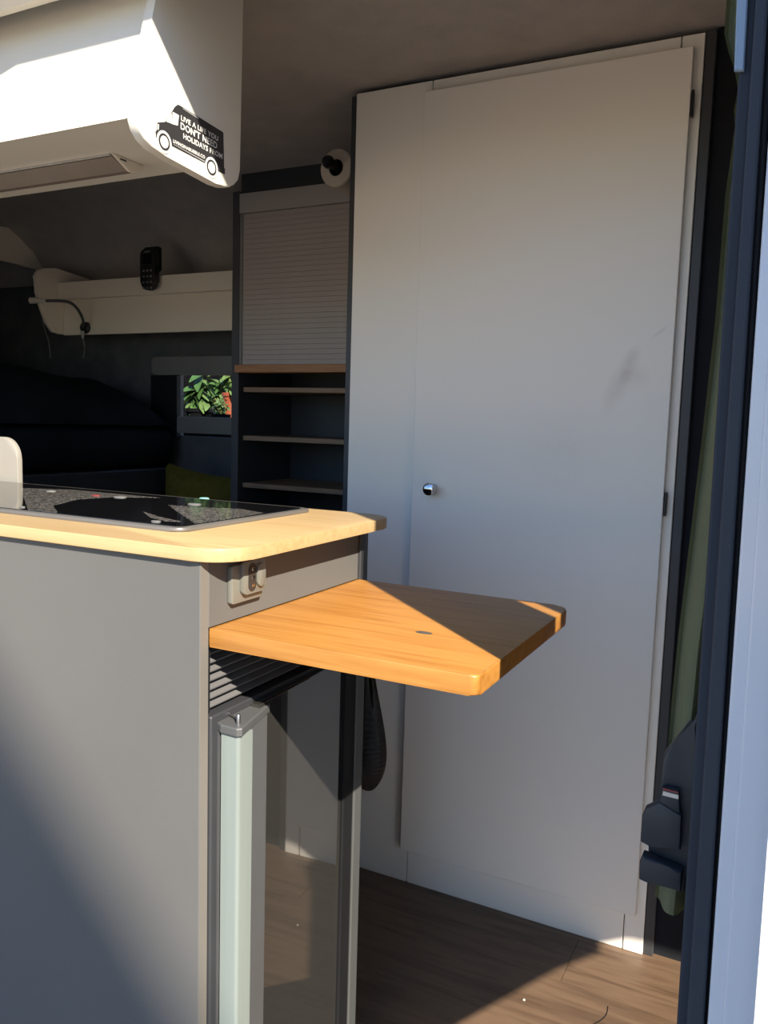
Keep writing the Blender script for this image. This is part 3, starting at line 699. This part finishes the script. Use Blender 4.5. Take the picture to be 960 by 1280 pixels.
# window on the far wall
win = thing('window_1', None, None, (-1.88, 2.5, 1.05)); win['kind'] = 'structure'; win['label'] = 'small side window with grey blind cassette, potted plants outside'
link('pane', box((WX0, 2.515, WZ0), (WX1, 2.519, WZ1)), 'pane', win)
zc0, zc1 = at(250, 469, 1, 2.46).z, at(250, 446, 1, 2.46).z
cx0 = at(194, 457, 1, 2.46).x
link('blind_cassette', prism(new(), rrect(cx0, SX0-.0295, zc0, zc1, .015, 5), 1, 2.44, 2.479, .004, 2), 'trim_grey', win, smooth=True)
zb1, zb00 = at(250, 521, 1, 2.46).z, at(250, 542, 1, 2.46).z
link('blind_lower_rail', prism(new(), rrect(at(224, 530, 1, 2.46).x, SX0-.0295, zb00, zb1, .008, 4), 1, 2.445, 2.479, .003, 2), 'trim_grey', win, smooth=True)
link('blind_side_rail', box((at(194, 500, 1, 2.46).x-.02, 2.455, zb00-.02), (at(222, 500, 1, 2.46).x, 2.479, zc0-.0005), .002, 1), 'rubber', win)

# plants outside the window
PY = 3.75
wallz = at(250, 528, 1, PY).z
gw = thing('planter_ledge', 'grey ledge outside the small window carrying the pots', 'ledge', (-2.9, PY, -.5))
link('ledge_top', box((-4.2, PY-.42, wallz-.05), (-2.2, PY+.52, wallz), .005, 1), 'shade_black', gw)
link('ledge_wall', box((-4.15, PY-.38, -.5), (-2.25, PY+.48, wallz-.0505)), 'shade_black', gw)
fe = thing('shade_boards', 'added near-black boards standing for the shade behind the potted plants', 'fence', (-3.2, PY+.6, -.5))
bpl = None
for i in range(16):
    xx = -4.8 + i*.18
    if bpl is None:
        o = link('board', box((0, 0, 0), (.172, .02, 2.6), .002, 1), 'shade_black', None); bpl = o.data; OFF.pop(o)
    else: o = bpy.data.objects.new('board', bpl); COL.objects.link(o)
    o.parent = fe; o.location = Vector((xx, PY+.6, -.5)) - OFF[fe]
def leaf_mesh(name, m, L_=.06, W=.032):
    bm = new(); n = 5; Lf = []; Rt = []; Mi = []
    for i in range(n+1):
        t = i/n; w2 = W*math.sin(math.pi*min(1, t*.93+.03))**.8*(1-.25*t); dz = -.35*L_*t*t
        Mi.append(bm.verts.new((L_*t, 0, dz))); Lf.append(bm.verts.new((L_*t, w2*.5, dz+.12*w2))); Rt.append(bm.verts.new((L_*t, -w2*.5, dz+.12*w2)))
    for i in range(n):
        bm.faces.new([Mi[i], Mi[i+1], Lf[i+1], Lf[i]]); bm.faces.new([Rt[i], Rt[i+1], Mi[i+1], Mi[i]])
    d = bpy.data.meshes.new(name); bm.to_mesh(d); bm.free(); d.materials.append(MT[m])
    for p in d.polygons: p.use_smooth = True
    return d
LMS = [leaf_mesh('leaf_green', 'leaf', .085, .055), leaf_mesh('leaf_pale', 'leaf2', .075, .045), leaf_mesh('leaf_small', 'leaf', .035, .02), leaf_mesh('leaf_dry', 'leaf3', .03, .018)]
def plant(px, py0, name, label, n, spread, height, kinds, potc, ph=.10, pr_=.07, yoff=0):
    c = at(px, py0, 1, PY+yoff); base = Vector((c.x, PY+yoff, wallz))
    t = thing(name, label, 'plant', base, 'potted plants outside the window')
    pot = link('pot', lathe(new(), [(0, 0), (pr_*.75, 0), (pr_*.95, ph-.02), (pr_*1.05, ph-.02), (pr_*1.05, ph), (pr_*.93, ph), (pr_*.9, ph-.012), (0, ph-.012)], base, (0, 0, 1), 24), potc, t, smooth=True)
    link('soil', lathe(new(), [(0, .001), (pr_*.88, 0)], base+Vector((0, 0, ph-.0115)), (0, 0, 1), 20), 'soil', t)
    bm = new()
    tips = []
    for k in range(7):
        a_ = random.uniform(0, 6.28); rr = random.uniform(.2, 1)*spread*.7; hh = ph + height*random.uniform(.55, 1)
        e = base + Vector((rr*math.cos(a_), rr*math.sin(a_)*.7, hh)); s0 = base + Vector((0, 0, ph-.012))
        tube(bm, [s0, s0*.5+e*.5+Vector((0, 0, .03)), e], .003, 5); tips.append((s0, e))
    link('stem', bm, 'stem', t)
    for k in range(n):
        s0, e = random.choice(tips); f_ = random.uniform(.25, 1.05)
        p = s0.lerp(e, f_) + Vector((random.uniform(-1, 1), random.uniform(-1, 1), random.uniform(-.6, .6)))*spread*.30
        p.z = max(p.z, wallz + .02)
        o = bpy.data.objects.new('leaf', LMS[random.choice(kinds)]); COL.objects.link(o); o.parent = t
        o.location = p - base; s_ = random.uniform(.75, 1.25); o.scale = (s_, s_, s_)
        o.rotation_euler = (random.uniform(-.5, .5), random.uniform(-.2, .75), random.uniform(-math.pi, math.pi))
    return t
plant(247, 520, 'basil_plant', 'bushy basil with broad pale green leaves at the left of the window view', 70, .11, .20, (0, 0, 1, 1), 'shade_black', .08, yoff=.0)
plant(270, 520, 'basil_plant', 'dense green basil in the middle of the window view', 70, .13, .22, (0, 0, 0, 1), 'shade_black', .08, yoff=.34)
plant(276, 520, 'thyme_plant', 'low small-leaved herb with brownish tips before the orange pot', 70, .07, .09, (2, 2, 3), 'shade_black', .05, .05, yoff=-.30)
plant(290, 520, 'potted_plant', 'orange terracotta pot with drooping leaves at the right of the window view', 22, .06, .15, (0, 1), 'terracotta', .17, .055, yoff=-.08)
pk = at(292, 505, 1, PY-.05)

# ------------------------------------------------------------------ right side: curtain, latch, net bag
cpx = [(909, -20), (908, 0), (905, 40), (910, 62), (918, 85), (922, 110), (917, 135), (918, 155), (912, 200), (906, 240), (893, 400), (876, 550), (858, 700), (846, 800), (838, 880), (832, 950), (824, 1040), (819, 1100), (816, 1128)]
bm = new(); cols = 26; R_ = []
for k, (px, py) in enumerate(cpx):
    rowv = []
    p0 = at(px, py, 1, .785)
    for j in range(cols):
        t = j/(cols-1)
        width = .062 + .01*min(1, k/8)
        x_ = p0.x + t*width; z_ = p0.z - .012*t*(1 if k == len(cpx)-1 else 0)
        y_ = .785 + .011*math.sin(t*17 + .05*k) + .006*math.sin(t*31+1.0) * min(1, .3+t)
        rowv.append(bm.verts.new((x_, y_, z_)))
    R_.append(rowv)
for a_, b2 in zip(R_, R_[1:]):
    for j in range(cols-1): bm.faces.new([a_[j], a_[j+1], b2[j+1], b2[j]])
bmesh.ops.solidify(bm, geom=bm.faces[:], thickness=.0025)
cu2 = link('curtain', bm, 'curtain', None, org=(-.08, .785, .67), smooth=True)
tag(cu2, 'olive green cab curtain gathered behind the door post', 'curtain')

LY = .745
la = thing('door_latch', 'black plastic door latch housing on the door post', 'latch', (-.08, LY, .69))
def lx(pts, Y=LY-.012): return [xz(px, py, Y) for px, py in pts]
link('latch_plate', prism(new(), lx([(872, 893), (864, 910), (842, 930), (829, 945), (826, 985), (824, 1010), (810, 1030), (810, 1100), (856, 1116), (866, 1060), (872, 980)]), 1, LY-.012, LY+.008, .0025, 2), 'latch', la, smooth=True)
link('upper_hook', prism(new(), lx([(824, 1003), (806, 1011), (802, 1021), (800, 1053), (812, 1060), (850, 1064), (852, 1020)], LY-.024), 1, LY-.024, LY-.0125, .003, 2), 'latch', la, smooth=True)
link('lower_hook', prism(new(), lx([(803, 1069), (799, 1078), (798, 1100), (806, 1104), (851, 1116), (852, 1090), (836, 1084)], LY-.026), 1, LY-.026, LY-.0125, .003, 2), 'latch', la, smooth=True)
link('upper_block', prism(new(), lx([(828, 985), (848, 989), (850, 1018), (822, 1010)], LY-.022), 1, LY-.022, LY-.0125, .002, 2), 'latch', la, smooth=True)
wl = [(829, 989), (848, 994), (848, 999), (828, 994)]
link('white_mark', prism(new(), [xz(px, py, LY-.023) for px, py in wl], 1, LY-.0232, LY-.0222), 'paper', la)
link('red_mark', prism(new(), [xz(px, py-4, LY-.023) for px, py in ((829, 989), (848, 994), (848, 996), (828, 991))], 1, LY-.0232, LY-.0222), 'red', la)
# striker plate at the top of the post, its blue reflection put into the colour
spl = link('striker_plate', prism(new(), [xz(px, py, .684) for px, py in ((923, -60), (938, -60), (930, 88), (917.5, 88))], 1, .684, .6885, .001, 1), mat('blue_reflection_plate', (.22,.29,.38), .35, var=.03), None, org=(-.065, .686, 1.42))
tag(spl, 'striker plate at the top of the door post, coloured with its blue reflection', 'plate')

# black net bag hanging on the kitchen's far corner
bgx = -.62; bgY = 1.283
outl = [(455, 832, 466, .006), (453, 862, 470, .012), (450, 890, 475, .02), (447, 920, 480, .026), (446, 945, 482, .030), (446, 965, 479, .028), (449, 980, 472, .018), (454, 987, 464, .006)]
bm = new(); rings = []
for (xl_, py, xr_, dep) in outl:
    a0 = at(xl_, py, 1, bgY); a1 = at(xr_, py, 1, bgY); c = (a0+a1)/2; hw_ = (a1.x-a0.x)/2
    rings.append([bm.verts.new((c.x + hw_*math.cos(2*math.pi*k/28), bgY + dep*math.sin(2*math.pi*k/28) + .002*math.sin(5*k), c.z+.002*math.sin(3*k))) for k in range(28)])
for a_, b2 in zip(rings, rings[1:]):
    for k in range(28): bm.faces.new([a_[k], a_[(k+1) % 28], b2[(k+1) % 28], b2[k]])
bm.faces.new(rings[-1])
bag = thing('net_bag', 'black net bag hanging from the far corner of the kitchen', 'bag', (bgx, bgY, .45))
o = link('net', bm, 'black', bag, smooth=True)
ss = o.modifiers.new('s', 'SUBSURF'); ss.levels = 2; ss.render_levels = 2
wf = o.modifiers.new('w', 'WIREFRAME'); wf.thickness = .0016; wf.use_replace = True
bm = new(); rings = []
for (xl_, py, xr_, dep) in outl:
    a0 = at(xl_, py, 1, bgY); a1 = at(xr_, py, 1, bgY); c = (a0+a1)/2; hw_ = (a1.x-a0.x)/2*.93
    rings.append([bm.verts.new((c.x + hw_*math.cos(2*math.pi*k/20), bgY + dep*.9*math.sin(2*math.pi*k/20), c.z)) for k in range(20)])
for a_, b2 in zip(rings, rings[1:]):
    for k in range(20): bm.faces.new([a_[k], a_[(k+1) % 20], b2[(k+1) % 20], b2[k]])
bm.faces.new(rings[-1]); bm.faces.new(rings[0])
link('contents', bm, mat('dark_contents', (.02,.023,.03), .8, var=.4, vscale=30), bag, smooth=True)
t0 = at(460, 832, 1, bgY)
link('drawstring', tube(new(), [t0, t0+Vector((-.012, -.02, .05)), (KX-.01, 1.2465, .80)], .002, 6), 'black', bag)

# a crumb and a dark hair on the floor
cr = at(655, 1250, 2, .001)
tag(link('crumb', lathe(new(), [(0, .0), (.0022, .0005), (.0028, .0018), (.0015, .003), (0, .0032)], (cr.x, cr.y, 0), (0, 0, 1), 7), 'paper', None, org=(cr.x, cr.y, 0)), 'tiny white crumb on the brown floor', 'crumb')
hpts = [at(px, py, 2, .001) for px, py in ((760, 1258), (758, 1268), (750, 1276), (738, 1282))]
tag(link('hair', tube(new(), spline(hpts, 5), .0007, 5), 'black', None, org=hpts[0]), 'thin dark curved hair on the sunlit part of the floor', 'hair')

# ------------------------------------------------------------------ unseen house, added and shaped to cast the soft shade on the kitchen panel
T = 12.0
def back(p): return Vector(p) - SUN_DIR*T/1.0
g0 = back((-1.11, .85, .661)); g1 = back((-.716, .85, .258))
slope = (g1.z-g0.z)/(g1.x-g0.x); GY = g0.y
ridge = g0.x - .9; zr = g0.z + slope*(ridge-g0.x); low = g0.x + 2.2; zl_ = g0.z + slope*(low-g0.x); left = 2*ridge-low
hs_ = thing('shade_house', 'unseen gabled house added to shade the kitchen panel', 'house', (ridge, GY-1.5, -.5))
link('gable_wall', prism(new(), [(left+.1, -.5), (low-.1, -.5), (low-.1, zl_-.02), (ridge, zr-.12), (left+.1, zl_-.02)], 1, GY-3, GY-.05), 'render_wall', hs_)
for s_ in (1, -1):
    e = ridge + s_*(low-ridge)
    link('roof_slope', prism(new(), [(ridge, zr), (e, zl_), (e, zl_-.1), (ridge, zr-.1)], 1, GY-3.1, GY), 'roof', hs_)
